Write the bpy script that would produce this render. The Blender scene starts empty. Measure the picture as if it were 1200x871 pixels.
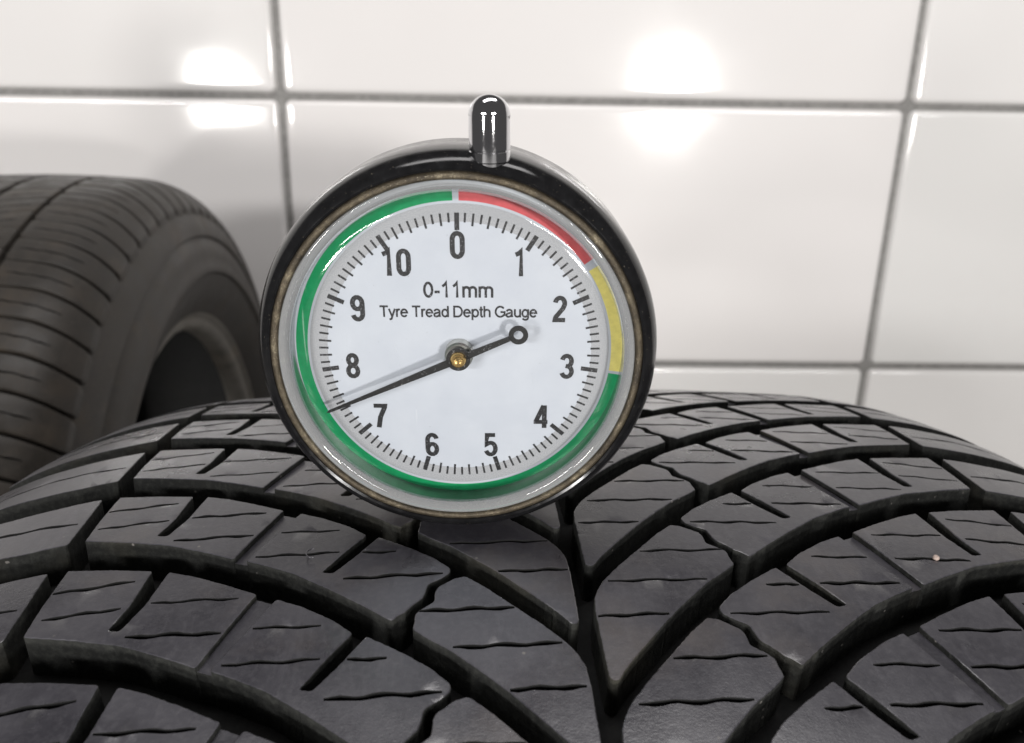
import bpy, bmesh, math, random
from mathutils import Vector, Matrix, noise
from mathutils.geometry import delaunay_2d_cdt

random.seed(7)
scene = bpy.context.scene
COL = scene.collection
PI = math.pi

# ------------------------------------------------------------------ camera
TH, ROLL, FPX = 0.33926, 0.00356, 1009.3
cam_d = bpy.data.cameras.new('camera')
cam = bpy.data.objects.new('camera', cam_d); COL.objects.link(cam)
cam_d.sensor_width = 36.0; cam_d.lens = FPX / 1200 * 36.0
cam_d.clip_start = 0.01; cam_d.clip_end = 50.0
cam.matrix_world = Matrix.Rotation(PI / 2 - TH, 4, 'X') @ Matrix.Rotation(ROLL, 4, 'Z')
cam_d.dof.use_dof = True; cam_d.dof.focus_distance = 0.158; cam_d.dof.aperture_fstop = 27.0
scene.camera = cam

# ------------------------------------------------------------------ light
world = bpy.data.worlds.new('World'); scene.world = world; world.use_nodes = True
bg = world.node_tree.nodes['Background']
bg.inputs[0].default_value = (1.0, 0.97, 0.965, 1); bg.inputs[1].default_value = 0.07

def area(name, loc, target, size, power, col, shape='DISK', size_y=None):
    l = bpy.data.lights.new(name, 'AREA'); l.shape = shape; l.size = size
    if size_y: l.size_y = size_y
    l.energy = power; l.color = col
    o = bpy.data.objects.new(name, l); COL.objects.link(o); o.location = loc
    o.rotation_euler = (Vector(target) - Vector(loc)).to_track_quat('-Z', 'Y').to_euler()
    return o
area('work_lamp', (-0.975, -1.5, -0.098), (0, 0.5, -0.1), 0.225, 10.0, (1.0, 0.97, 0.93))
area('work_lamp', (0.690, -1.5, -0.108), (0, 0.5, -0.1), 0.165, 21.0, (1.0, 0.97, 0.93))
area('added_fill', (-2.4, -4.0, 1.0), (0.0, 0.6, -0.1), 1.7, 110.0, (1.0, 0.982, 0.97), 'RECTANGLE', 0.32)  # added fill from the left, no known fixture; evens out wall light
area('added_fill', (2.0, -4.0, 1.0), (0.0, 0.6, -0.1), 1.7, 64.0, (1.0, 0.982, 0.97), 'RECTANGLE', 0.32)  # added fill from the right, moves the tyre's wall shadow aside
area('added_overhead_fill', (0.05, 0.35, 1.9), (0.0, 0.5, 0), 1.8, 21.0, (1.0, 0.975, 0.965), 'RECTANGLE', 0.5)  # added overhead fill, brightens the tiles; no known fixture

vs = scene.view_settings
vs.view_transform = 'Standard'; vs.look = 'None'; vs.exposure = 0.0; vs.gamma = 1.0
vs.use_curve_mapping = False
scene.render.engine = 'CYCLES'
scene.cycles.use_denoising = True
scene.cycles.max_bounces = 10; scene.cycles.transparent_max_bounces = 12

# ------------------------------------------------------------------ helpers
def obj(name, me, mats, parent=None, **props):
    if isinstance(me, bmesh.types.BMesh):
        bm = me; me = bpy.data.meshes.new(name); bm.to_mesh(me); bm.free()
    if not me.materials:
        for m in (mats if isinstance(mats, (list, tuple)) else [mats]): me.materials.append(m)
    o = bpy.data.objects.new(name, me); COL.objects.link(o)
    if parent: o.parent = parent
    for k, v in props.items(): o[k] = v
    return o

def thing(name, label, cat, M, group=None):
    e = bpy.data.objects.new(name, None); COL.objects.link(e)
    e.empty_display_size = 0.02; e.matrix_world = M
    e['label'] = label; e['category'] = cat
    if group: e['group'] = group
    return e

def smooth(me, ang=40):
    me.polygons.foreach_set('use_smooth', [True] * len(me.polygons))
    me.set_sharp_from_angle(angle=math.radians(ang)); me.update()

def from_py(name, v, f, sm=None, mi=None):
    me = bpy.data.meshes.new(name); me.from_pydata(v, [], f); me.update()
    if mi: me.polygons.foreach_set('material_index', mi)
    if sm: smooth(me, sm)
    return me

def lathe_z(name, prof, n=128, sm=35, closed=False):
    """revolve (r, z) about local Z"""
    v, f = [], []
    for r, z in prof:
        for k in range(n):
            a = 2 * PI * k / n
            v.append((r * math.cos(a), r * math.sin(a), z))
    m = len(prof)
    for i in range(m - 1 + (1 if closed else 0)):
        j = (i + 1) % m
        for k in range(n):
            q = (k + 1) % n
            f.append((i * n + k, i * n + q, j * n + q, j * n + k))
    me = bpy.data.meshes.new(name); me.from_pydata(v, [], f); me.update()
    bm = bmesh.new(); bm.from_mesh(me)
    bmesh.ops.remove_doubles(bm, verts=bm.verts, dist=1e-7)
    bmesh.ops.recalc_face_normals(bm, faces=bm.faces); bm.to_mesh(me); bm.free()
    smooth(me, sm)
    return me

# ------------------------------------------------------------------ materials
class N:
    def __init__(s, name):
        s.m = bpy.data.materials.new(name); s.m.use_nodes = True
        s.t = s.m.node_tree; s.b = s.t.nodes['Principled BSDF']; s.out = s.t.nodes['Material Output']
    def n(s, typ, **kw):
        x = s.t.nodes.new(typ)
        for k, v in kw.items():
            if k in x.inputs.keys(): x.inputs[k].default_value = v
            else: setattr(x, k, v)
        return x
    def l(s, a, b): s.t.links.new(a, b)
    def coord(s, rnd=True):
        tc = s.n('ShaderNodeTexCoord')
        if not rnd: return tc.outputs['Object']
        oi = s.n('ShaderNodeObjectInfo')
        mu = s.n('ShaderNodeVectorMath', operation='MULTIPLY_ADD')
        cx = s.n('ShaderNodeCombineXYZ')
        for k in range(3): s.l(oi.outputs['Random'], cx.inputs[k])
        s.l(cx.outputs[0], mu.inputs[0]); mu.inputs[1].default_value = (3.1, 5.3, 7.7)
        s.l(tc.outputs['Object'], mu.inputs[2])
        return mu.outputs[0]
    def noise(s, co, scale, detail=4, rough=.55, dist=0):
        x = s.n('ShaderNodeTexNoise'); x.inputs['Scale'].default_value = scale
        x.inputs['Detail'].default_value = detail; x.inputs['Roughness'].default_value = rough
        x.inputs['Distortion'].default_value = dist
        s.l(co, x.inputs['Vector']); return x.outputs['Fac']
    def ramp(s, fac, stops):
        r = s.n('ShaderNodeValToRGB'); e = r.color_ramp.elements
        while len(e) < len(stops): e.new(.5)
        for el, (p, c) in zip(e, stops):
            el.position = p; el.color = (*c, 1) if len(c) == 3 else c
        s.l(fac, r.inputs[0]); return r.outputs[0]
    def mix(s, fac, a, b, mode='MIX'):
        x = s.n('ShaderNodeMix', data_type='RGBA', blend_type=mode)
        for sock, val in ((x.inputs[0], fac), (x.inputs[6], a), (x.inputs[7], b)):
            if hasattr(val, 'is_output'): s.l(val, sock)
            elif isinstance(val, tuple): sock.default_value = (*val, 1)
            else: sock.default_value = val
        return x.outputs[2]
    def bump(s, h, strength, dist):
        x = s.n('ShaderNodeBump'); x.inputs['Strength'].default_value = strength
        x.inputs['Distance'].default_value = dist; s.l(h, x.inputs['Height']); return x
    def set(s, **kw):
        for k, v in kw.items():
            i = s.b.inputs[k.replace('_', ' ')]
            if hasattr(v, 'is_output'): s.l(v, i)
            else: i.default_value = (*v, 1) if isinstance(v, tuple) and len(v) == 3 else v
        return s.m

def g(x): return (x, x, x)

def rubber(name, lo, hi, dust, r0, r1, speck=.62, bs=.12, ior=1.5):
    m = N(name); co = m.coord()
    n1 = m.noise(co, 70, 5, .6); n2 = m.noise(co, 900, 3, .6); n3 = m.noise(co, 2600, 2, .5)
    c = m.ramp(n1, [(.3, lo), (.7, hi)])
    c = m.mix(m.ramp(n2, [(.45, g(0)), (.8, g(.55))]), c, dust)
    st = m.noise(co, 26, 6, .65)          # faint brownish road-dirt stains and scuffs
    c = m.mix(m.ramp(st, [(.54, g(0)), (.74, g(.5))]), c, tuple(x * k for x, k in zip(dust, (1.25, 1.08, .85))))
    mp = m.n('ShaderNodeMapping'); mp.inputs['Scale'].default_value = (260, 34, 34); m.l(co, mp.inputs[0])
    sk = m.noise(mp.outputs[0], 1.0, 4, .7)
    c = m.mix(m.ramp(sk, [(.58, g(0)), (.80, g(.4))]), c, tuple(x * 1.35 for x in dust))
    # sparse pale dust specks
    vo = m.n('ShaderNodeTexVoronoi', feature='F1'); vo.inputs['Scale'].default_value = 330
    m.l(co, vo.inputs['Vector'])
    spk = m.ramp(vo.outputs['Distance'], [(.0, g(1)), (.07, g(1)), (.11, g(0))])
    gate = m.ramp(m.noise(co, 160, 2), [(speck, g(0)), (speck + .05, g(1))])
    c = m.mix(m.mix(1.0, spk, gate, 'MULTIPLY'), c, (.16, .15, .14))
    r = m.ramp(n1, [(.3, g(r0)), (.7, g(r1))])
    h = m.mix(.5, n3, n2)
    b = m.bump(h, bs, .0004); m.l(b.outputs[0], m.b.inputs['Normal'])
    return m.set(Base_Color=c, Roughness=r, IOR=ior)

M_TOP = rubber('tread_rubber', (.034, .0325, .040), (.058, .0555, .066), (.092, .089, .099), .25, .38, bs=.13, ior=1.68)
M_WALL_SHADE = rubber('groove_rubber_shaded', (.008, .0085, .008), (.020, .0205, .019), (.052, .054, .048), .7, .88, .56, .5, ior=1.38)  # dusty groove walls, base colour darkened to carry the groove shade
M_CARC_SHADE = rubber('carcass_rubber_shaded', (.004, .004, .0045), (.008, .008, .008), (.015, .015, .014), .8, .92, ior=1.38)  # same rubber as the tread, groove-floor shade put into the colour
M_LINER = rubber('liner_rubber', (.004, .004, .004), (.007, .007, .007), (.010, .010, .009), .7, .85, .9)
M_SIPE_SHADE = rubber('sipe_rubber_shaded', (.006, .006, .006), (.010, .010, .010), (.014, .014, .013), .85, .95, .9)  # shade inside the sipes painted as near-black rubber
M_OLD = rubber('old_dusty_rubber', (.010, .0082, .0062), (.027, .0215, .0165), (.050, .041, .032), .40, .58, ior=1.45)
M_OLDW = rubber('old_sidewall_rubber', (.019, .0165, .014), (.044, .038, .032), (.062, .054, .046), .45, .62, ior=1.42)
M_BEAD = rubber('bead_rubber', (.13, .12, .105), (.24, .225, .20), (.28, .265, .235), .4, .6)

def tile_mat():
    m = N('glazed_tile'); co = m.coord()
    n = m.noise(co, 2.2, 3); n2 = m.noise(co, 7, 2)
    c = m.ramp(n, [(.3, (.78, .765, .755)), (.7, (.82, .808, .80))])
    b = m.bump(n2, .05, .004); m.l(b.outputs[0], m.b.inputs['Normal'])
    oi = m.n('ShaderNodeObjectInfo')
    c = m.mix(1.0, c, m.ramp(oi.outputs['Random'], [(0, (.94, .945, .94)), (1, (1.0, .985, .985))]), 'MULTIPLY')
    gr = m.noise(co, 5, 7, .7)            # faint greasy bloom on the glaze
    c = m.mix(m.ramp(gr, [(.55, g(0)), (.8, g(.10))]), c, (.50, .47, .44))
    return m.set(Base_Color=c, Roughness=m.ramp(m.noise(co, 12, 4), [(.3, g(.075)), (.7, g(.11))]), Coat_Weight=.8, Coat_Roughness=.05)
M_TILE = tile_mat()
def grout_mat():
    m = N('grout'); co = m.coord(False); n = m.noise(co, 260, 5)
    b = m.bump(n, .5, .001); m.l(b.outputs[0], m.b.inputs['Normal'])
    return m.set(Base_Color=m.ramp(n, [(.3, (.17, .165, .16)), (.7, (.28, .275, .265))]), Roughness=.85)
M_GROUT = grout_mat()
def floor_mat():
    m = N('concrete'); co = m.coord(False); n = m.noise(co, 9, 8, .65)
    return m.set(Base_Color=m.ramp(n, [(.3, (.20, .195, .19)), (.7, (.32, .315, .305))]), Roughness=.7)
M_FLOOR = floor_mat()

def black_gloss():
    m = N('black_lacquer'); co = m.coord(False)
    n = m.noise(co, 500, 4); s = m.noise(co, 2600, 2)
    sp = m.ramp(s, [(.70, g(0)), (.76, g(1))])
    c = m.mix(sp, m.ramp(n, [(.3, (.006, .006, .0065)), (.8, (.012, .012, .013))]), (.11, .095, .07))
    b = m.bump(m.noise(co, 90, 3), .06, .001); m.l(b.outputs[0], m.b.inputs['Normal'])
    return m.set(Base_Color=c, Roughness=m.mix(sp, m.ramp(n, [(.35, g(.10)), (.8, g(.22))]), (.55, .55, .55)), IOR=1.42)
M_BODY = black_gloss()
def chrome():
    m = N('chrome'); co = m.coord(False); n = m.noise(co, 1800, 3)
    return m.set(Base_Color=(.78, .78, .80), Metallic=1.0, Roughness=m.ramp(n, [(.30, g(.045)), (.80, g(.075))]))
M_CHROME = chrome()
def bezel_mat():
    m = N('tarnished_bezel'); co = m.coord(False)
    n = m.noise(co, 150, 6, .75); f = m.noise(co, 3200, 3, .7)
    c = m.ramp(n, [(.36, (.035, .028, .020)), (.54, (.12, .098, .064)), (.70, (.40, .345, .24))])
    c = m.mix(m.ramp(f, [(.42, g(0)), (.62, g(.8))]), c, (.05, .04, .03))
    c = m.mix(m.ramp(f, [(.62, g(0)), (.70, g(.7))]), c, (.52, .46, .34))
    b = m.bump(f, .5, .0004); m.l(b.outputs[0], m.b.inputs['Normal'])
    return m.set(Base_Color=c, Metallic=.55, Roughness=m.ramp(f, [(.3, g(.28)), (.7, g(.6))]))
M_BEZEL = bezel_mat()
def dial_mat():
    m = N('dial_print_white'); co = m.coord(False)
    n = m.noise(co, 120, 4); s = m.noise(co, 1500, 2)
    c = m.ramp(n, [(.3, (.425, .45, .495)), (.7, (.465, .49, .53))])
    c = m.mix(m.ramp(s, [(.74, g(0)), (.77, g(.75))]), c, (.16, .16, .17))
    return m.set(Base_Color=c, Roughness=.35)
M_DIAL = dial_mat()
def speckle():
    m = N('silver_speckle_print'); co = m.coord(False); n = m.noise(co, 7500, 2, .6)
    return m.set(Base_Color=m.ramp(n, [(.35, (.23, .235, .245)), (.65, (.40, .405, .42))]), Roughness=.4)
M_SPECK = speckle()
def plain(name, c, r, **kw):
    m = N(name); co = m.coord(False); n = m.noise(co, 700, 4)
    d = tuple(x * .8 for x in c)
    return m.set(Base_Color=m.ramp(n, [(.3, d), (.7, c)]), Roughness=r, **kw)
def worn_ink():
    m = N('worn_black_ink'); co = m.coord(False); n = m.noise(co, 2400, 4, .7)
    return m.set(Base_Color=m.ramp(n, [(.56, (.012, .012, .013)), (.70, (.22, .22, .24))]), Roughness=.45)
M_INK = worn_ink()
M_RED = plain('red_print', (.60, .10, .11), .35)
M_YEL = plain('yellow_print', (.80, .70, .20), .35)
M_GRN = plain('green_print', (.006, .30, .105), .35)
def needle_mat():
    m = N('needle_black'); co = m.coord(False); n = m.noise(co, 1900, 4, .7)
    c = m.ramp(n, [(.60, (.010, .010, .010)), (.74, (.30, .30, .30))])
    return m.set(Base_Color=c, Roughness=.38)
M_NEEDLE = needle_mat()
M_BRASS = plain('brass', (.78, .52, .20), .22, Metallic=1.0)
M_STEEL = plain('dull_steel', (.52, .52, .48), .32, Metallic=1.0)
M_WALLIN = plain('silver_plastic', (.34, .36, .36), .12, Metallic=.85)

def clear(name, ior, tint, extra=0.0, rough=.03):
    m = N(name); t = m.t
    fr = m.n('ShaderNodeFresnel', IOR=ior)
    gl = m.n('ShaderNodeBsdfGlossy'); gl.inputs['Roughness'].default_value = rough
    tr = m.n('ShaderNodeBsdfTransparent'); tr.inputs[0].default_value = (*tint, 1)
    co = m.coord(False)
    # fine hairline scratches catch the light
    mp = m.n('ShaderNodeMapping'); mp.inputs['Scale'].default_value = (420, 30, 100); mp.inputs['Rotation'].default_value = (0, 0, .6)
    m.l(co, mp.inputs[0]); sc = m.noise(mp.outputs[0], 1.0, 3, .7, 1.2)
    mask = m.ramp(sc, [(.70, g(0)), (.74, g(.16))])
    mx = m.n('ShaderNodeMixShader'); m.l(fr.outputs[0], mx.inputs[0]); m.l(tr.outputs[0], mx.inputs[1]); m.l(gl.outputs[0], mx.inputs[2])
    df = m.n('ShaderNodeBsdfDiffuse'); df.inputs[0].default_value = (.8, .82, .84, 1)
    mx2 = m.n('ShaderNodeMixShader'); m.l(mx.outputs[0], mx2.inputs[1]); m.l(df.outputs[0], mx2.inputs[2])
    if extra: mx2.inputs[0].default_value = extra
    else: m.l(mask, mx2.inputs[0])
    t.nodes.remove(m.b); m.l(mx2.outputs[0], m.out.inputs[0])
    return m.m
M_LENS = clear('acrylic_lens', 1.38, (.99, .995, 1.0))
M_RIM = clear('acrylic_lens_rim', 1.49, (.98, .99, .995), 0.0, .07)
M_LENSR = clear('acrylic_lens_edge', 1.49, (.92, .95, .96), .24)

# ------------------------------------------------------------------ wall and floor
WX = Vector((0.99972, 0.0194, 0)).normalized()
YAW, LEAN, GAM = 0.0196, -0.0030, -0.0132
nrm = Vector((math.sin(YAW) * math.cos(LEAN), -math.cos(YAW) * math.cos(LEAN), math.sin(LEAN)))
X0 = Vector((math.cos(YAW), math.sin(YAW), 0)); Z0 = nrm.cross(X0)
if Z0.z < 0: Z0 = -Z0
Xw = X0 * math.cos(GAM) + Z0 * math.sin(GAM); Zw = -X0 * math.sin(GAM) + Z0 * math.cos(GAM)
MW = Matrix((Xw, -nrm, Zw)).transposed().to_4x4(); MW.translation = Vector((0, 0.95, 0))
FLOOR_Z = -(0.08243 + 2 * 0.316)
GX, GW, GZ, GH = -0.2435, 0.666, -0.0325, 0.2934
bm = bmesh.new(); bmesh.ops.create_cube(bm, size=1)
for v in bm.verts: v.co = Vector((v.co.x * 4.4, 0.0058 + (v.co.y + .5) * .06, -.05 + v.co.z * 1.55))
wall = obj('wall', bm, M_GROUT, kind='structure'); wall.matrix_world = MW

def tile_mesh(w, h, seed):
    """glazed tile with cushioned edge, face at y=0, body to y=+0.008"""
    r, n = .0035, 4
    prof = [(.0040, .0065), (.0031, .0040), (.0022, .0021), (.0012, .0008), (.0000, .00028), (-.0016, .00006), (-.006, 0.0)]  # (outset from nominal half gap, depth)
    v, f = [], []
    gap = .0062
    def ring(ins, d):
        hw, hh = w / 2 - gap / 2 + ins - .0040, h / 2 - gap / 2 + ins - .0040
        rr = max(.0012, r + ins); pts = []
        for cx, cz, a0 in ((1, 1, 0), (-1, 1, 90), (-1, -1, 180), (1, -1, 270)):
            for k in range(n + 1):
                a = math.radians(a0 + 90 * k / n)
                pts.append((cx * (hw - rr) + rr * math.cos(a), d, cz * (hh - rr) + rr * math.sin(a)))
        return pts
    for ins, d in prof: v += ring(ins, d)
    m = 4 * (n + 1)
    for i in range(len(prof) - 1):
        for k in range(m):
            q = (k + 1) % m
            f.append((i * m + k, i * m + q, (i + 1) * m + q, (i + 1) * m + k))
    f.append(tuple((len(prof) - 1) * m + k for k in range(m)))
    me = from_py('tile', v, f)
    b = bmesh.new(); b.from_mesh(me); bmesh.ops.recalc_face_normals(b, faces=b.faces); b.to_mesh(me); b.free()
    smooth(me, 60); me.materials.append(M_TILE)
    return me
tm = tile_mesh(GW, GH, 0)
rt = random.Random(3)
for i in range(-3, 4):
    for j in range(-2, 3):
        cx, cz = GX + GW * (i + .5), GZ - GH * (j + .5)
        if abs(cx) > 2.1 or cz < -.76: continue
        o = obj('tile', tm, M_TILE, wall)
        o.location = (cx, rt.uniform(-.0004, .0004), cz)
        o.rotation_euler = (rt.uniform(-.0005, .0005), 0, rt.uniform(-.0008, .0008))
bm = bmesh.new(); bmesh.ops.create_grid(bm, x_segments=1, y_segments=1, size=2.2)
fl = obj('floor', bm, M_FLOOR, kind='structure'); fl.location = (0, -.95, FLOOR_Z)

# ------------------------------------------------------------------ tread block builder
def drop_fn(us, Rc, rs):
    def drop(u):
        a = abs(u); d = min(a, us) ** 2 / (2 * Rc)
        if a > us:
            a0 = math.atan(us / Rc); t = a - us
            s = min(math.sin(a0) + t / rs, .97)
            d += rs * (math.cos(a0) - math.sqrt(1 - s * s))
        return d
    return drop

def densify(poly, step, rounds=2):
    out = []
    n = len(poly)
    for i in range(n):
        a, b = Vector(poly[i]), Vector(poly[(i + 1) % n])
        k = max(1, round((b - a).length / step))
        for j in range(k): out.append(a.lerp(b, j / k))
    for _ in range(rounds):
        m = len(out); out = [(out[i - 1] + out[i] * 2 + out[(i + 1) % m]) / 4 for i in range(m)]
    return out

def offset(pts, d):
    """d > 0 moves inward on a CCW loop"""
    n = len(pts); r = []
    for i in range(n):
        t = (pts[(i + 1) % n] - pts[i - 1])
        t = t.normalized() if t.length > 1e-9 else Vector((1, 0))
        r.append(pts[i] + Vector((-t.y, t.x)) * d)
    return r

def area2(p): return sum(p[i - 1].x * p[i].y - p[i].x * p[i - 1].y for i in range(len(p))) / 2

def inside(pt, poly):
    x, y = pt; c = False; j = len(poly) - 1
    for i in range(len(poly)):
        a, b = poly[i], poly[j]
        if (a.y > y) != (b.y > y) and x < (b.x - a.x) * (y - a.y) / (b.y - a.y) + a.x: c = not c
        j = i
    return c

def slit(path, w, rng, wav=.22):
    """wavy tapered slit polygon (mm) along a two-point path"""
    (x0, y0), (x1, y1) = path
    L = math.hypot(x1 - x0, y1 - y0); n = max(5, int(L / 1.1)); ph = rng.uniform(0, 6.3); per = rng.uniform(7, 10)
    c, wd = [], []
    for i in range(n + 1):
        t = i / n
        p = Vector((x0 + (x1 - x0) * t, y0 + (y1 - y0) * t))
        p.y += wav * math.sin(ph + 2 * PI * t * L / per) * min(1, 4 * t, 4 * (1 - t)) + rng.uniform(-.04, .04)
        e = min(1, 3.5 * t + .5, 3.5 * (1 - t) + .5)
        wd.append(w * e * (.8 + .35 * math.sin(ph * 2 + 9 * t) ** 2)); c.append(p)
    up = [Vector((p.x, p.y + q)) for p, q in zip(c, wd)]; dn = [Vector((p.x, p.y - q)) for p, q in zip(c, wd)]
    return dn + up[::-1]            # CCW for left-to-right path

def block_mesh(name, poly, sipes, mp, mirror, seed, depth=8.3, step=.5, bev=.19, draft=.12, grid=3.2, sw=.37, sd=3.5, rounds=1):
    """poly / sipes in (v, s) millimetres; mp(u_mm, s_mm, depth_mm) -> local point"""
    rng = random.Random(seed)
    if mirror: poly = [(-x, y) for x, y in poly]; sipes = [[(-b[0], b[1]), (-a[0], a[1])] for a, b in sipes]
    P = densify(poly, step, rounds)
    if area2(P) < 0: P.reverse()
    P = [p + Vector((rng.uniform(-.05, .05), rng.uniform(-.05, .05))) for p in P]
    sipes = [[(a[0] + rng.uniform(-.3, .3), a[1] + rng.uniform(-.25, .25)), (b[0] - rng.uniform(-.3, .3), b[1] + rng.uniform(-.25, .25))] for a, b in sipes]
    holes = [slit(s, sw * rng.uniform(.8, 1.25), rng) for s in sipes]
    rings = [(offset(P, bev), 0.0), (offset(P, bev * .30), .10), (P, bev * .8), (offset(P, -draft * .3), depth * .35), (offset(P, -draft), depth)]
    V, F, MI = [], [], []
    def add(pts, d):
        b = len(V)
        for p in pts:
            dd = d(p) if callable(d) else d
            V.append(mp(p.x, p.y, dd))
        return b
    wear = lambda p: .10 * noise.noise(Vector((p.x * .11, p.y * .11, seed * 3.7))) + .03 * noise.noise(Vector((p.x * .6, p.y * .6, seed)))
    n = len(P); top = rings[0][0]
    bs = [add(r, wear if i == 0 else d) for i, (r, d) in enumerate(rings)]
    for i in range(len(bs) - 1):
        for k in range(n):
            q = (k + 1) % n
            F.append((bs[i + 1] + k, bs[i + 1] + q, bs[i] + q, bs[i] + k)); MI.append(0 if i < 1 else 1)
    # top face
    pts2 = list(top); edges = [(k, (k + 1) % n) for k in range(n)]; idx = [bs[0] + k for k in range(n)]
    hrings = []
    for h in holes:
        m = len(h)
        o0 = offset(h, -.05)
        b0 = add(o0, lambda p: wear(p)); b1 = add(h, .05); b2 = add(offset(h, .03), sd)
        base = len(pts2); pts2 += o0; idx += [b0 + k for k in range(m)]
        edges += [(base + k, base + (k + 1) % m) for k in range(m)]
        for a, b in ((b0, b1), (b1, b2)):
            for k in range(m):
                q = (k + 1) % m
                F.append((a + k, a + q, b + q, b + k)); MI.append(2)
        hrings.append(o0)
    xs = [p.x for p in top]; ys = [p.y for p in top]
    inner = offset(top, .7)
    x = min(xs)
    while x < max(xs):
        y = min(ys)
        while y < max(ys):
            p = Vector((x + rng.uniform(-.6, .6), y + rng.uniform(-.6, .6)))
            if inside(p, inner) and not any(min((p - q).length for q in h) < .8 or inside(p, h) for h in hrings):
                pts2.append(p); idx.append(add([p], wear))
            y += grid
        x += grid
    vo, eo, fo, ov, oe, of = delaunay_2d_cdt(pts2, edges, [], 0, 1e-5)
    rm = {}
    for i, src in enumerate(ov):
        rm[i] = idx[src[0]] if src else add([vo[i]], wear)
    for tri in fo:
        c = sum((vo[i] for i in tri), Vector((0, 0))) / len(tri)
        if not inside(c, top) or any(inside(c, h) for h in hrings): continue
        if area2([vo[i] for i in tri]) < 0: tri = tri[::-1]
        F.append(tuple(rm[i] for i in tri)); MI.append(0)
    me = from_py(name, V, F, None, MI)
    b = bmesh.new(); b.from_mesh(me); bmesh.ops.recalc_face_normals(b, faces=b.faces); b.to_mesh(me); b.free()
    smooth(me, 19)
    return me

def frame_matrix(C, al, be, R):
    ax = Vector((math.cos(al) * math.cos(be), math.sin(al) * math.cos(be), math.sin(be)))
    fw = Vector((-math.sin(al), math.cos(al), 0)); up = ax.cross(fw)
    M = Matrix((ax, fw, up)).transposed().to_4x4(); M.translation = Vector(C) - up * R
    return M

def revolve_x(name, prof, n, R, sm=40, closed=True):
    """prof: (x, r) revolved about the axle at z=R"""
    v, f = [], []
    for x, r in prof:
        for k in range(n):
            a = 2 * PI * k / n; v.append((x, r * math.sin(a), R + r * math.cos(a)))
    m = len(prof)
    for i in range(m if closed else m - 1):
        j = (i + 1) % m
        for k in range(n):
            q = (k + 1) % n; f.append((i * n + k, j * n + k, j * n + q, i * n + q))
    me = from_py(name, v, f)
    b = bmesh.new(); b.from_mesh(me); bmesh.ops.recalc_face_normals(b, faces=b.faces); b.to_mesh(me); b.free()
    smooth(me, sm)
    return me

# ------------------------------------------------------------------ main tyre
R1 = 0.316; NP = 75; PIT = 2 * PI * R1 / NP * 1000
drop1 = drop_fn(.09076, 1.35502, .09763)
U0 = -1.35
def mp1(u, s, d):
    uu = (u + U0) / 1000; r = R1 - drop1(uu) - d / 1000; a = s / 1000 / R1
    return (uu, r * math.sin(a), r * math.cos(a))
MT1 = frame_matrix((0.00631, 0.16274, -(0.08243 + R1)), 0.06975, -0.01506, R1)
tyre1 = thing('car_tyre', 'black winter tyre with deep V-shaped tread grooves, in front, carrying the round gauge', 'tyre', MT1, 'tyres standing by the tiled wall')

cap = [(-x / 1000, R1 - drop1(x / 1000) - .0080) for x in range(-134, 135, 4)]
cap = [(-x, r) for x, r in cap]
edge_r = cap[-1][1]
side = [(.1385, edge_r - .006), (.143, edge_r - .018), (.146, edge_r - .036), (.145, edge_r - .055), (.139, edge_r - .072), (.130, edge_r - .083), (.124, .209), (.116, .2035), (.106, .203), (.103, .208)]
inner = [(.118, .225), (.128, .25), (.122, .275), (.10, .293)]
right = side + inner
carc = [(-x, r) for x, r in reversed(side)] + cap + side + inner + [(-x, r) for x, r in reversed(inner)]
obj('carcass', revolve_x('carcass', carc, 300, R1), M_CARC_SHADE, tyre1)

PC = [(19.9,-16.9),(16.3,-20.2),(11.3,-25.6),(7.5,-29.6),(4.6,-33.0),(3.6,-34.4),(2.6,-36.2),(1.75,-38.4),(1.45,-42),(1.45,-47.3),(1.45,-51.4),(1.5,-55.6),(1.9,-56.1),(2.9,-56.1),(4.8,-53.4),(8.6,-49),(13.4,-43.6),(14.2,-42.8),(15.6,-41.3),(19.7,-37.3),(22.2,-34.9),(23.3,-34),(26.4,-31.7),(28.7,-29.6),(28.4,-27.3),(28.4,-26),(27.4,-24.9),(25.3,-23.2),(25.2,-20.8),(24.8,-19.7),(22.9,-18.2),(21.8,-17.4)]
PI_ = [(22.5,-14.6),(25.7,-11.2),(30.3,-7.8),(36.0,-4.1),(39.7,-9.9),(43.2,-14.6),(45.1,-14.2),(41.7,-8.5),(38.2,-3.4),(41.9,0),(47.6,3.7),(51.9,5.7),(55.0,-1),(56.8,-4.5),(59.3,-9.7),(55.6,-11.4),(50,-14.3),(42.2,-19.8),(36.9,-23.8),(32.2,-27.6),(31.1,-26.2),(30.1,-25.7),(29.1,-24.2),(27.2,-22.3),(26.8,-20.9),(26.4,-18.8),(24.4,-17.6),(22.7,-16.1)]
PO = [(55.4,7.2),(61.6,10.4),(67.8,13.3),(72.3,14.9),(73.8,6.1),(76.0,.2),(78.0,.4),(76.3,6),(75.3,15.5),(82.4,16.6),(90.8,17.4),(91.3,8),(91.4,.3),(83.4,-1.2),(74.6,-3.3),(67,-6.5),(61.6,-9.0),(58.4,-.5)]
PS = [(94.2,17.2),(103,16),(112,15.8),(124,18),(133,20),(133,4),(122,1),(111,-1.2),(102,-1.6),(94.3,-.3),(94.1,8)]
PTIE = [(50.6,4.8),(56.6,7.5),(59.6,-.5),(63.0,-8.2),(58.0,-10.0),(55.6,-4.5),(53.6,-1)]
SC = [[(12.0,-25.4),(27.5,-25.3)],[(4.8,-33.9),(22.5,-33.9)],[(1.95,-42.5),(14.0,-42.5)]]
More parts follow.
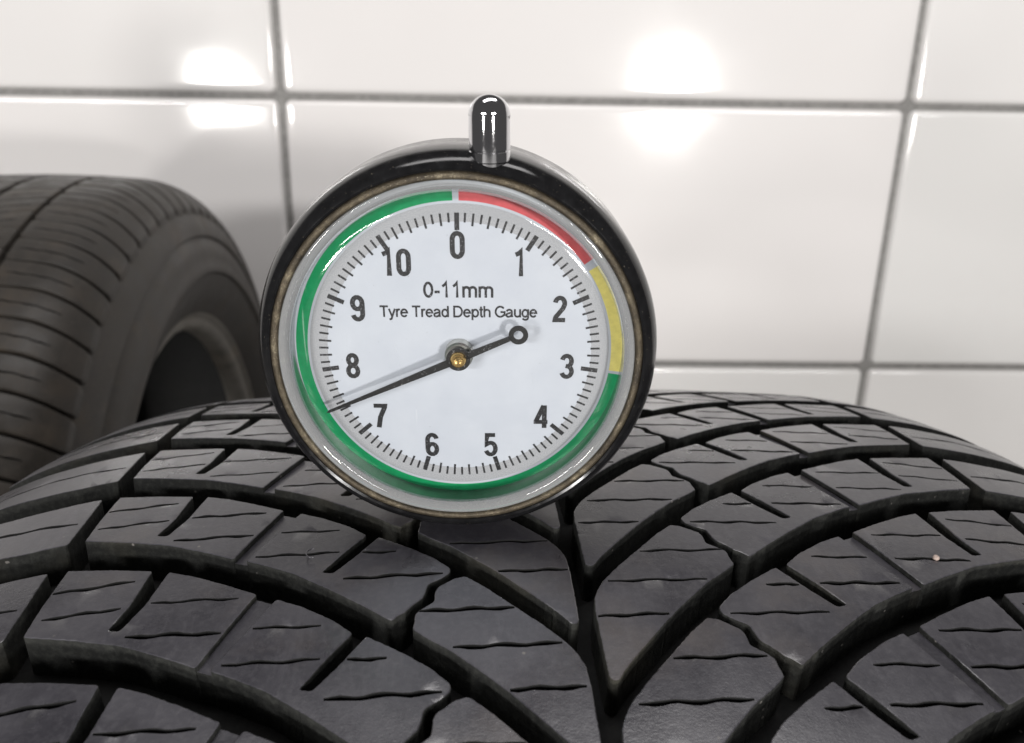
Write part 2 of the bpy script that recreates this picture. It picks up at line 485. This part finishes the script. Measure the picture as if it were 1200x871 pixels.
SI = [[(32.6,-9.0),(38.4,-9.0)],[(23.9,-16.1),(41.4,-16.1)],[(43.8,-1.2),(54.4,-1.2)],[(42.7,-8.6),(57.6,-8.6)]]
SO = [[(58.6,6.4),(73.1,6.4)],[(59.6,-1.5),(74.6,-1.5)],[(77.4,12.9),(90.6,10.8)],[(77.6,5.7),(90.2,4.1)]]
SS = [[(95.4,7.2),(125,9)]]
LOFF = -14.6
MB = [M_TOP, M_WALL_SHADE, M_SIPE_SHADE]
NVAR = 4
lib = {}
for side_ in (0, 1):
    off = LOFF if side_ else 0.0
    f = lambda u, s, d, off=off: mp1(u, s + off, d)
    for key, poly, sip, kw in (('C', PC, SC, {}), ('I', PI_, SI, {}), ('O', PO, SO, {}), ('S', PS, SS, dict(grid=4.5))):
        for var in range(NVAR):
            me = block_mesh('tread_block', poly, sip, f, side_, 11 + var * 17 + side_ * 5 + len(key) + ord(key), **kw)
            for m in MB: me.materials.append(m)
            lib[(key, side_, var)] = me
    ft = lambda u, s, d, off=off: mp1(u, s + off, d + 1.1)
    me = block_mesh('tie_bar', PTIE, [], ft, side_, 3, depth=6.6, bev=.1, draft=.05)
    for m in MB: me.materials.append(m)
    lib[('T', side_, 0)] = me
K0, K1 = -4, 9
rk = random.Random(5)
for k in range(K0, K1 + 1):
    for side_ in (0, 1):
        for key in 'CIOST':
            o = obj('tie_bar' if key == 'T' else 'tread_block', lib[(key, side_, 0 if key == 'T' else (k + rk.randint(0, 2)) % NVAR)], MB, tyre1)
            o.location = (0, 0, R1); o.rotation_euler = (-2 * PI * k / NP, 0, 0)
# remainder of the ring (out of the photograph's view), joined as one part
V, F = [], []
for side_ in (0, 1):
    for poly in (PC, PI_, PO, PS):
        pl = [Vector((-x if side_ else x, y)) for x, y in poly]
        if area2(pl) < 0: pl.reverse()
        for k in range(K1 + 1, NP + K0):
            b = len(V); m = len(pl); off = (LOFF if side_ else 0) + k * PIT
            for d in (0, 8.1):
                for p in pl:
                    x, y, z = mp1(p.x, p.y + off, d); V.append((x, y, z + R1))
            for i in range(m):
                j = (i + 1) % m; F.append((b + m + i, b + m + j, b + j, b + i))
            F.append(tuple(range(b, b + m)))
obj('tread_blocks', from_py('tread_blocks', V, F, 40), M_TOP, tyre1, kind='stuff')

def on_tread(u, s, lift=0.0):
    """world point and normal on the main tyre's tread (u, s in mm, absolute)"""
    p = Vector(mp1(u - U0, s, -lift)); a = s / 1000 / R1
    q = MT1 @ Vector((p.x, p.y, p.z + R1)); nn = (MT1.to_3x3() @ Vector((0, math.sin(a), math.cos(a)))).normalized()
    return q, nn

# ------------------------------------------------------------------ second tyre, behind on the left
R2 = 0.322
drop2 = drop_fn(.070, .75, .042)
NP2 = 90; PIT2 = 2 * PI * R2 / NP2 * 1000
def mp2(u, s, d):
    uu = u / 1000; r = R2 - drop2(uu) - d / 1000; a = s / 1000 / R2
    return (uu, r * math.sin(a), r * math.cos(a))
MT2 = frame_matrix((-0.343, 0.60, -0.072 - R2), 0.07, 0.0, R2)
tyre2 = thing('car_tyre', 'worn dusty brown-black tyre with open bead hole, standing behind on the left', 'tyre', MT2, 'tyres standing by the tiled wall')
cap2 = [(x / 1000, R2 - drop2(x / 1000) - .0045) for x in range(-104, 105, 4)]
e2 = cap2[-1][1]
side2 = [(.108, e2 - .008), (.1095, e2 - .014), (.1080, e2 - .0155), (.1085, e2 - .018), (.1105, e2 - .020), (.1125, e2 - .030), (.1140, e2 - .037), (.1150, e2 - .0385), (.1150, e2 - .042), (.1125, e2 - .0435), (.1115, e2 - .047), (.110, e2 - .054), (.105, e2 - .064), (.098, e2 - .074), (.0935, e2 - .078)]
bead2 = [(.0945, e2 - .079), (.0930, .2065), (.088, .2030), (.078, .2030), (.075, .2065)]
inn2 = [(.085, .225), (.097, .25), (.094, .275), (.075, .295), (.04, .302)]
bead2 = side2[-2:] + bead2; side2 = side2[:-1]
carc2 = [(-x, r) for x, r in reversed(side2)] + cap2 + side2
obj('carcass', revolve_x('carcass', carc2, 240, R2, closed=False), M_OLDW, tyre2)
obj('inner_liner', revolve_x('inner_liner', [(.075, .2066)] + inn2 + [(-x, r) for x, r in reversed(inn2)] + [(-.075, .2066)], 160, R2, closed=False), M_LINER, tyre2)
for sgn in (1, -1):
    b2 = bead2
    obj('bead', revolve_x('bead', [(sgn * x, r) for x, r in b2], 200, R2, closed=False), M_BEAD, tyre2)
def strip(x0, x1, ya, yb, yc, yd):   # quad block: left s range ya..yb, right s range yc..yd
    return [(x0, ya), (x1, yc), (x1, yd), (x0, yb)]
P2 = PIT2
blk2 = {
    'S': ([(50.5, 1.0), (66, 0.2), (80, -1.5), (92, -4), (103, -7), (103, P2 - 9.6), (92, P2 - 6.5), (80, P2 - 4.0), (66, P2 - 2.0), (50.5, P2 - 1.0)], [[(55, P2 / 2 + .2), (90, P2 / 2 - 4.6)]]),
    'I': ([(17, 2), (47, 12), (47, P2 + 10.6), (17, P2 + .6)], [[(22, P2 / 2 + 3), (42, P2 / 2 + 10)]]),
    'C': ([(0.3, -2), (12.5, 3), (12.5, P2 + 1.4), (0.3, P2 - 3.6)], []),
}
lib2 = {}
for key, (poly, sip) in blk2.items():
    for sd_ in (0, 1):
        me = block_mesh('tread_block', poly, sip, mp2, sd_, 90 + ord(key) + sd_, depth=4.8, step=2.5, bev=.8, draft=.3, grid=6, sw=.5)
        for m in (M_OLD, M_OLDW, M_CARC_SHADE): me.materials.append(m)
        lib2[(key, sd_)] = me
KA, KB = -24, 9
for k in range(KA, KB + 1):
    for sd_ in (0, 1):
        for key in 'SIC':
            o = obj('tread_block', lib2[(key, sd_)], [M_OLD, M_OLDW, M_CARC_SHADE], tyre2)
            o.location = (0, 0, R2); o.rotation_euler = (-2 * PI * (k + .37 * sd_) / NP2, 0, 0)
V, F = [], []
for sd_ in (0, 1):
    for key, (poly, sip) in blk2.items():
        pl = [Vector((-x if sd_ else x, y)) for x, y in poly]
        if area2(pl) < 0: pl.reverse()
        for k in range(KB + 1, NP2 + KA):
            b = len(V); m = len(pl)
            for d in (0, 4.7):
                for p in pl:
                    x, y, z = mp2(p.x, p.y + (k + .37 * sd_) * PIT2, d); V.append((x, y, z + R2))
            for i in range(m):
                j = (i + 1) % m; F.append((b + m + i, b + m + j, b + j, b + i))
            F.append(tuple(range(b, b + m)))
obj('tread_blocks', from_py('tread_blocks', V, F, 40), M_OLD, tyre2, kind='stuff')

# ------------------------------------------------------------------ tread depth gauge
TILT, GY = math.radians(3.2), math.radians(0.0)
ez = Vector((math.sin(GY) * math.cos(TILT), -math.cos(GY) * math.cos(TILT), -math.sin(TILT)))
ex = Vector((math.cos(GY), math.sin(GY), 0)); ey = ez.cross(ex)
KS = 0.963
mmv = .001 * KS
RB = 0.0339 * KS                 # dial centre above the base point
P0 = (Vector((-0.00985, 0.14687, -0.08295)) + ey * .0339) * KS - ey * RB
MG = Matrix((ex, ey, ez)).transposed().to_4x4(); MG.translation = P0
gauge = thing('tread_depth_gauge', 'round black dial gauge with white face and chrome knob standing on the front tyre', 'gauge', MG)
def gpart(name, me, mat, parent=None, z=0.0, **kw):
    o = obj(name, me, mat, parent or gauge, **kw)
    if parent is None: o.location = (0, RB, z * mmv)
    return o
def pm(prof): return [(r * mmv, z * mmv) for r, z in prof]
body = pm([(33.0, -1.2), (33.2, -.5), (33.6, -.25), (34.2, -.5), (34.9, -1.2), (35.5, -2.2), (36.0, -3.5), (36.3, -5.2), (36.4, -9), (36.2, -17.5), (35.8, -18.8), (34.5, -19.6), (31.5, -20), (0.0005, -20.1)])
gpart('body', lathe_z('body', body, 192, 30), M_BODY)
gpart('bezel', lathe_z('bezel', pm([(31.7, -6.5), (31.75, -.6), (31.95, -.2), (32.3, -.05), (32.8, -.2), (33.1, -.6), (33.15, -1.4)]), 192, 50), M_BEZEL)
DZ = -6.2                        # dial plane
gpart('dial_wall', lathe_z('dial_wall', pm([(30.15, DZ - .1), (30.15, -2.2), (30.0, -1.8)]), 160, 40), M_WALLIN)
dial = gpart('dial_face', lathe_z('dial_face', pm([(0.0005, 0), (31, 0)]), 160, 40), M_DIAL, z=DZ)
DX, DY = .15 * mmv, -.75 * mmv
def dpart(name, me, mat, z): 
    o = obj(name, me, mat, dial); o.location = (DX, DY, z * mmv); return o
def annulus(name, r0, r1, a0, a1, n=120):
    v, f = [], []
    for k in range(n + 1):
        a = math.radians(90 - (a0 + (a1 - a0) * k / n))
        for r in (r0, r1): v.append((r * mmv * math.cos(a), r * mmv * math.sin(a), 0))
    for k in range(n): f.append((2 * k, 2 * k + 2, 2 * k + 3, 2 * k + 1))
    me = from_py(name, v, f)
    b = bmesh.new(); b.from_mesh(me); bmesh.ops.recalc_face_normals(b, faces=b.faces)
    for fc in b.faces:
        if fc.normal.z < 0: fc.normal_flip()
    b.to_mesh(me); b.free(); return me
dpart('silver_ring', annulus('silver_ring', 24.3, 27.5, 0, 360, 180), M_SPECK, .03)
dpart('colour_band', annulus('colour_band', 27.95, 30.05, .8, 53.5), M_RED, .03)['label'] = 'red section of the scale band from zero upwards'
dpart('colour_band', annulus('colour_band', 27.95, 30.05, 56.5, 97.5), M_YEL, .03)['label'] = 'yellow section of the scale band'
dpart('colour_band', annulus('colour_band', 27.95, 30.05, 98.6, 358.6), M_GRN, .03)['label'] = 'green section of the scale band'
def ticks(sel):
    v, f = [], []
    for i in range(110):
        major = i % 10 == 0
        if major != sel: continue
        a = math.radians(90 - i * 360 / 110); r1 = 25.85
        r0 = r1 - (3.1 if major else (2.25 if i % 2 == 0 else 1.7)); w = .42 if major else .19
        c, s = math.cos(a), math.sin(a); b = len(v)
        for r, q in ((r0, -w), (r1, -w), (r1, w), (r0, w)): v.append(((r * c - q * s) * mmv, (r * s + q * c) * mmv, 0))
        f.append((b, b + 1, b + 2, b + 3))
    return from_py('tick_marks', v, f)
dpart('tick_marks', ticks(True), M_INK, .06); dpart('tick_marks', ticks(False), M_INK, .06)

def arc(cx, cy, rx, ry, a0, a1, n=14):
    return [(cx + rx * math.cos(math.radians(a0 + (a1 - a0) * k / n)), cy + ry * math.sin(math.radians(a0 + (a1 - a0) * k / n))) for k in range(n + 1)]
DIG = {   # condensed numerals, 0.5 wide, 1 high: centre lines
 '0': [arc(.25, .70, .17, .23, 0, 180) + arc(.25, .30, .17, .23, 180, 360) + [(.42, .70)]],
 '1': [[(.08, .80), (.22, .86), (.30, .95), (.30, 0)]],
 '2': [arc(.25, .71, .17, .22, 170, -10) + [(.36, .52), (.10, .18), (.08, .07), (.45, .07)]],
 '3': [arc(.24, .71, .17, .22, 165, -75) + [(.20, .52)], [(.20, .52)] + arc(.24, .29, .18, .22, 75, -165)],
 '4': [[(.33, .96), (.06, .30), (.06, .26), (.48, .26)], [(.36, 0), (.36, .97)]],
 '5': [[(.42, .93), (.12, .93), (.09, .50), (.15, .55)] + arc(.25, .33, .18, .26, 110, -160)],
 '6': [arc(.25, .30, .17, .23, 0, 360), [(.08, .30), (.08, .70)] + arc(.25, .70, .17, .23, 180, 15)],
 '7': [[(.05, .93), (.44, .93), (.43, .86), (.27, .45), (.20, 0)]],
 '8': [arc(.25, .73, .155, .20, 0, 360), arc(.25, .28, .18, .22, 0, 360)],
 '9': [arc(.25, .70, .17, .23, 0, 360), [(.42, .70), (.42, .30)] + arc(.25, .30, .17, .23, 0, -165)],
}
LET = {   # plain sans letters: (advance, centre lines)
 '0': (.74, [arc(.36, .5, .27, .44, 0, 360, 24)]), '1': (.74, [[(.14, .72), (.32, .84), (.42, 1.0), (.42, 0)]]),
 '-': (.46, [[(.05, .36), (.41, .36)]]), ' ': (.34, []),
 'T': (.84, [[(.03, .94), (.81, .94)], [(.42, .94), (.42, 0)]]),
 'y': (.66, [[(.05, .73), (.33, .02)], [(.61, .73), (.33, .02), (.25, -.18), (.07, -.21)]]),
 'r': (.44, [[(.12, 0), (.12, .73)], [(.12, .40), (.17, .58), (.28, .67), (.43, .66)]]),
 'e': (.74, [[(.08, .39), (.64, .39)] + arc(.36, .365, .28, .31, 5, 325, 22)]),
 'a': (.74, [[(.09, .53)] + arc(.34, .50, .24, .18, 150, 0, 10) + [(.58, .15), (.64, .02)], [(.58, .43), (.25, .36)] + arc(.24, .20, .16, .15, 100, 290, 10) + [(.45, .10), (.58, .25)]]),
 'd': (.74, [arc(.34, .365, .26, .31, 0, 360, 22), [(.62, 0), (.62, 1.0)]]),
 'p': (.74, [arc(.40, .365, .26, .31, 0, 360, 22), [(.12, -.27), (.12, .73)]]),
 'g': (.74, [arc(.34, .365, .26, .31, 0, 360, 22), [(.62, .73), (.62, -.02)] + arc(.36, -.02, .26, .19, 0, -160, 10)]),
 'D': (.96, [[(.12, .06), (.12, .94), (.45, .94)] + arc(.45, .5, .40, .44, 90, -90, 16) + [(.12, .06)]]),
 't': (.38, [[(.19, .95), (.19, .16), (.25, .06), (.37, .06)], [(.03, .68), (.37, .68)]]),
 'h': (.74, [[(.12, 0), (.12, 1.0)], [(.12, .42)] + arc(.37, .46, .245, .21, 170, 0, 10) + [(.615, 0)]]),
 'u': (.74, [[(.12, .73), (.12, .25)] + arc(.36, .26, .24, .20, 180, 340, 10), [(.61, .73), (.61, 0)]]),
 'm': (1.12, [[(.12, 0), (.12, .73)], [(.12, .45)] + arc(.33, .48, .21, .19, 170, 0, 10) + [(.54, 0)], [(.54, .45)] + arc(.76, .48, .22, .19, 170, 0, 10) + [(.98, 0)]]),
 'G': (1.03, [arc(.52, .5, .43, .45, 40, 318, 24) + [(.93, .20), (.93, .47), (.55, .47)]]),
}
def stroke(path, w, V, F, z):
    """flat ribbon along a poly-line, mitred joints"""
    pts = [Vector(p) for p in path]; n = len(pts); b = len(V)
    closed = (pts[0] - pts[-1]).length < 1e-4
    for i in range(n):
        if closed: a_, c_ = pts[i - 1 if i else n - 2], pts[i + 1 if i < n - 1 else 1]
        else: a_, c_ = pts[max(0, i - 1)], pts[min(n - 1, i + 1)]
        d1 = (pts[i] - a_); d2 = (c_ - pts[i])
        d1 = d1.normalized() if d1.length > 1e-9 else d2.normalized(); d2 = d2.normalized() if d2.length > 1e-9 else d1
        t = (d1 + d2); t = t.normalized() if t.length > 1e-6 else d1
        k = 1 / max(.6, t.dot(d1)); q = Vector((-t.y, t.x)) * w / 2 * k
        V.append((*(pts[i] + q), z)); V.append((*(pts[i] - q), z))
    for i in range(n - 1): F.append((b + 2 * i, b + 2 * i + 1, b + 2 * i + 3, b + 2 * i + 2))
def text_mesh(txt, font, width, height, w, name):
    V, F = [], []; x = 0; z = 0
    for ch in txt:
        adv, paths = (.56, DIG[ch]) if font == 'num' else LET[ch]
        for p in paths:
            stroke([(px + x, py) for px, py in p], w, V, F, z); z += .0006
        x += adv
    xs = [v[0] for v in V]; x0, x1 = min(xs), max(xs)
    V = [((v[0] - (x0 + x1) / 2) * width / (x1 - x0) * mmv, (v[1] - .5) * height * mmv, v[2] * mmv) for v in V]
    me = from_py(name, V, F); b = bmesh.new(); b.from_mesh(me)
    for fc in b.faces:
        if fc.normal.z < 0: fc.normal_flip()
    b.to_mesh(me); b.free(); return me
for i in range(11):
    a = math.radians(90 - i * 360 / 11); rr = 20.1
    t = str(i)
    me = text_mesh(t, 'num', {'1': 1.5, '10': 5.2}.get(t, 2.65), 4.9, .172, 'numeral')
    o = dpart('numeral', me, M_INK, .05); o.location = (DX + rr * mmv * math.cos(a), DY + rr * mmv * math.sin(a), .05 * mmv)
for t, y, w, h in (('0-11mm', 11.9, 12.6, 2.9), ('Tyre Tread Depth Gauge', 7.8, 28.6, 2.15)):
    o = dpart('caption', text_mesh(t, 'let', w, h, .17, 'caption'), M_INK, .05); o.location.y = DY + y * mmv
# spindle, needle
gpart('spindle', lathe_z('spindle', pm([(2.6, 0), (2.6, 2.2), (2.3, 2.5), (1.0, 2.6), (1.0, 3.9), (.0005, 3.9)]), 48, 30), M_STEEL, z=DZ).location += Vector((DX, DY, 0))
NA = math.radians(90 - 246.5)
NZ = DZ + 3.7
def needle_mesh():
    bm = bmesh.new()
    def ext(pts):
        lo = [bm.verts.new((x * mmv, y * mmv, 0)) for x, y in pts]; hi = [bm.verts.new((x * mmv, y * mmv, .3 * mmv)) for x, y in pts]
        bm.faces.new(hi); bm.faces.new(lo[::-1])
        for i in range(len(pts)): j = (i + 1) % len(pts); bm.faces.new((lo[i], lo[j], hi[j], hi[i]))
    ext([(1.5, -.72), (26.3, -.24), (26.9, 0), (26.3, .24), (1.5, .72)])
    ext([(-10.4, -.45), (-1.5, -.66), (-1.5, .66), (-10.4, .45)])
    def ringp(cx, r0, r1, n=40):
        for zz in (0, 1):
            pass
        vs = [[bm.verts.new(((cx + r * math.cos(2 * PI * k / n)) * mmv, r * math.sin(2 * PI * k / n) * mmv, z * mmv)) for k in range(n)] for r, z in ((r0, 0), (r1, 0), (r1, .3), (r0, .3))]
        for i in range(4):
            for k in range(n): q = (k + 1) % n; j = (i + 1) % 4; bm.faces.new((vs[i][k], vs[i][q], vs[j][q], vs[j][k]))
    ringp(-11.8, .85, 1.75); ringp(0, .3, 2.2)
    bmesh.ops.recalc_face_normals(bm, faces=bm.faces)
    me = bpy.data.meshes.new('needle'); bm.to_mesh(me); bm.free(); return me
nd = gpart('needle', needle_mesh(), M_NEEDLE, z=NZ); nd.rotation_euler = (0, 0, NA); nd.location += Vector((DX, DY, 0))
hc = obj('hub_cap', lathe_z('hub_cap', pm([(1.5, .3), (1.45, .75), (1.2, 1.1), (.85, 1.15), (.5, 1.0), (.0005, .95)]), 40, 40), M_BRASS, nd)
# clear cover
LZ = .55
gpart('cover_lens', lathe_z('cover_lens', pm([(0.0005, LZ), (12, LZ), (22, LZ - .02), (26.0, LZ - .06)]), 128, 60), M_LENS)
gpart('cover_rim', lathe_z('cover_rim', pm([(26.0, LZ - .06), (27.2, LZ - .14), (28.0, LZ - .3), (28.7, LZ - .55), (29.2, LZ - .9), (29.55, LZ - 1.35), (29.7, LZ - 1.9)]), 160, 60), M_RIM)
gpart('cover_flange', lathe_z('cover_flange', pm([(29.6, -1.75), (29.85, -1.0), (30.6, -.45), (31.4, -.3), (31.68, -.55), (31.72, -1.6)]), 160, 60), M_LENSR)
# knob on the top of the body
KA_ = math.radians(90 - 9.0)
kn = gpart('knob', lathe_z('knob', pm([(3.3, -1.0), (3.3, .2), (3.45, .4), (3.45, 1.9), (3.3, 2.0), (3.3, 2.2), (3.45, 2.3), (3.45, 7.6)] + [(3.45 * math.cos(t), 7.6 + 3.4 * math.sin(t)) for t in [PI / 2 * k / 8 for k in range(1, 8)]] + [(.0005, 11.0)]), 64, 35), M_CHROME)
kz = Vector((0, 1, 0)); kx = Vector((0, 0, 1)).cross(kz).normalized(); ky = kz.cross(kx)
Mk = Matrix((kx, ky, kz)).transposed().to_4x4(); Mk.translation = Vector((6.0 * mmv, RB + 34.0 * mmv, -3.9 * mmv))
kn.matrix_local = Mk
# measuring pin under the body
pr = gpart('measuring_pin', lathe_z('measuring_pin', pm([(.0005, 5.0), (.7, 4.8), (1.0, 4.2), (1.0, -3)]), 32, 40), M_STEEL)
Mp = Matrix((Vector((1, 0, 0)), Vector((0, 0, 1)), Vector((0, -1, 0)))).transposed().to_4x4(); Mp.translation = Vector((-.006, -.0030, -.0095))
pr.matrix_local = Mp

# ------------------------------------------------------------------ small things on the tread
def blob(name, sx, sy, sz, seed, mat):
    bm = bmesh.new(); bmesh.ops.create_icosphere(bm, subdivisions=3, radius=1)
    for v in bm.verts:
        k = 1 + .28 * noise.noise(v.co * 1.3 + Vector((seed, 0, 0))) + .1 * noise.noise(v.co * 3 + Vector((0, seed, 0)))
        v.co = Vector((v.co.x * sx * k, v.co.y * sy * k, v.co.z * sz * k))
    me = bpy.data.meshes.new(name); bm.to_mesh(me); bm.free(); smooth(me, 80); return obj(name, me, mat)
M_STONE = plain('stone', (.42, .33, .29), .6)
q, nn = on_tread(66.5, -28.6 if False else -1.5 - PIT + 0.2, .3)
peb = blob('pebble', .0006, .0006, .0005, 4, M_STONE); peb.location = q; peb['label'] = 'tiny pale pebble stuck in a sipe on the right of the tread'; peb['category'] = 'pebble'
# curl of loose rubber beside a sipe on the left
q, nn = on_tread(-48.2, -24.0, .15)
cu = bpy.data.curves.new('rubber_curl', 'CURVE'); cu.dimensions = '3D'; sp = cu.splines.new('POLY')
pts = [Vector((-.6 + 1.1 * math.cos(t), 1.5 * math.sin(t), .25 + .35 * math.sin(t * .5))) * mmv for t in [1.6 + 3.6 * k / 14 for k in range(15)]]
sp.points.add(len(pts) - 1)
for p_, c_ in zip(sp.points, pts): p_.co = (*c_, 1); p_.radius = 1.0
cu.bevel_depth = .13 * mmv; cu.bevel_resolution = 2; cu.use_fill_caps = True
tmp = bpy.data.objects.new('rubber_curl', cu); COL.objects.link(tmp)
me = bpy.data.meshes.new_from_object(tmp.evaluated_get(bpy.context.evaluated_depsgraph_get())); bpy.data.objects.remove(tmp)
cl = obj('rubber_curl', me, M_TOP); cl.location = q; cl['label'] = 'thin curled rubber shaving on a tread block left below the gauge'; cl['category'] = 'rubber scrap'
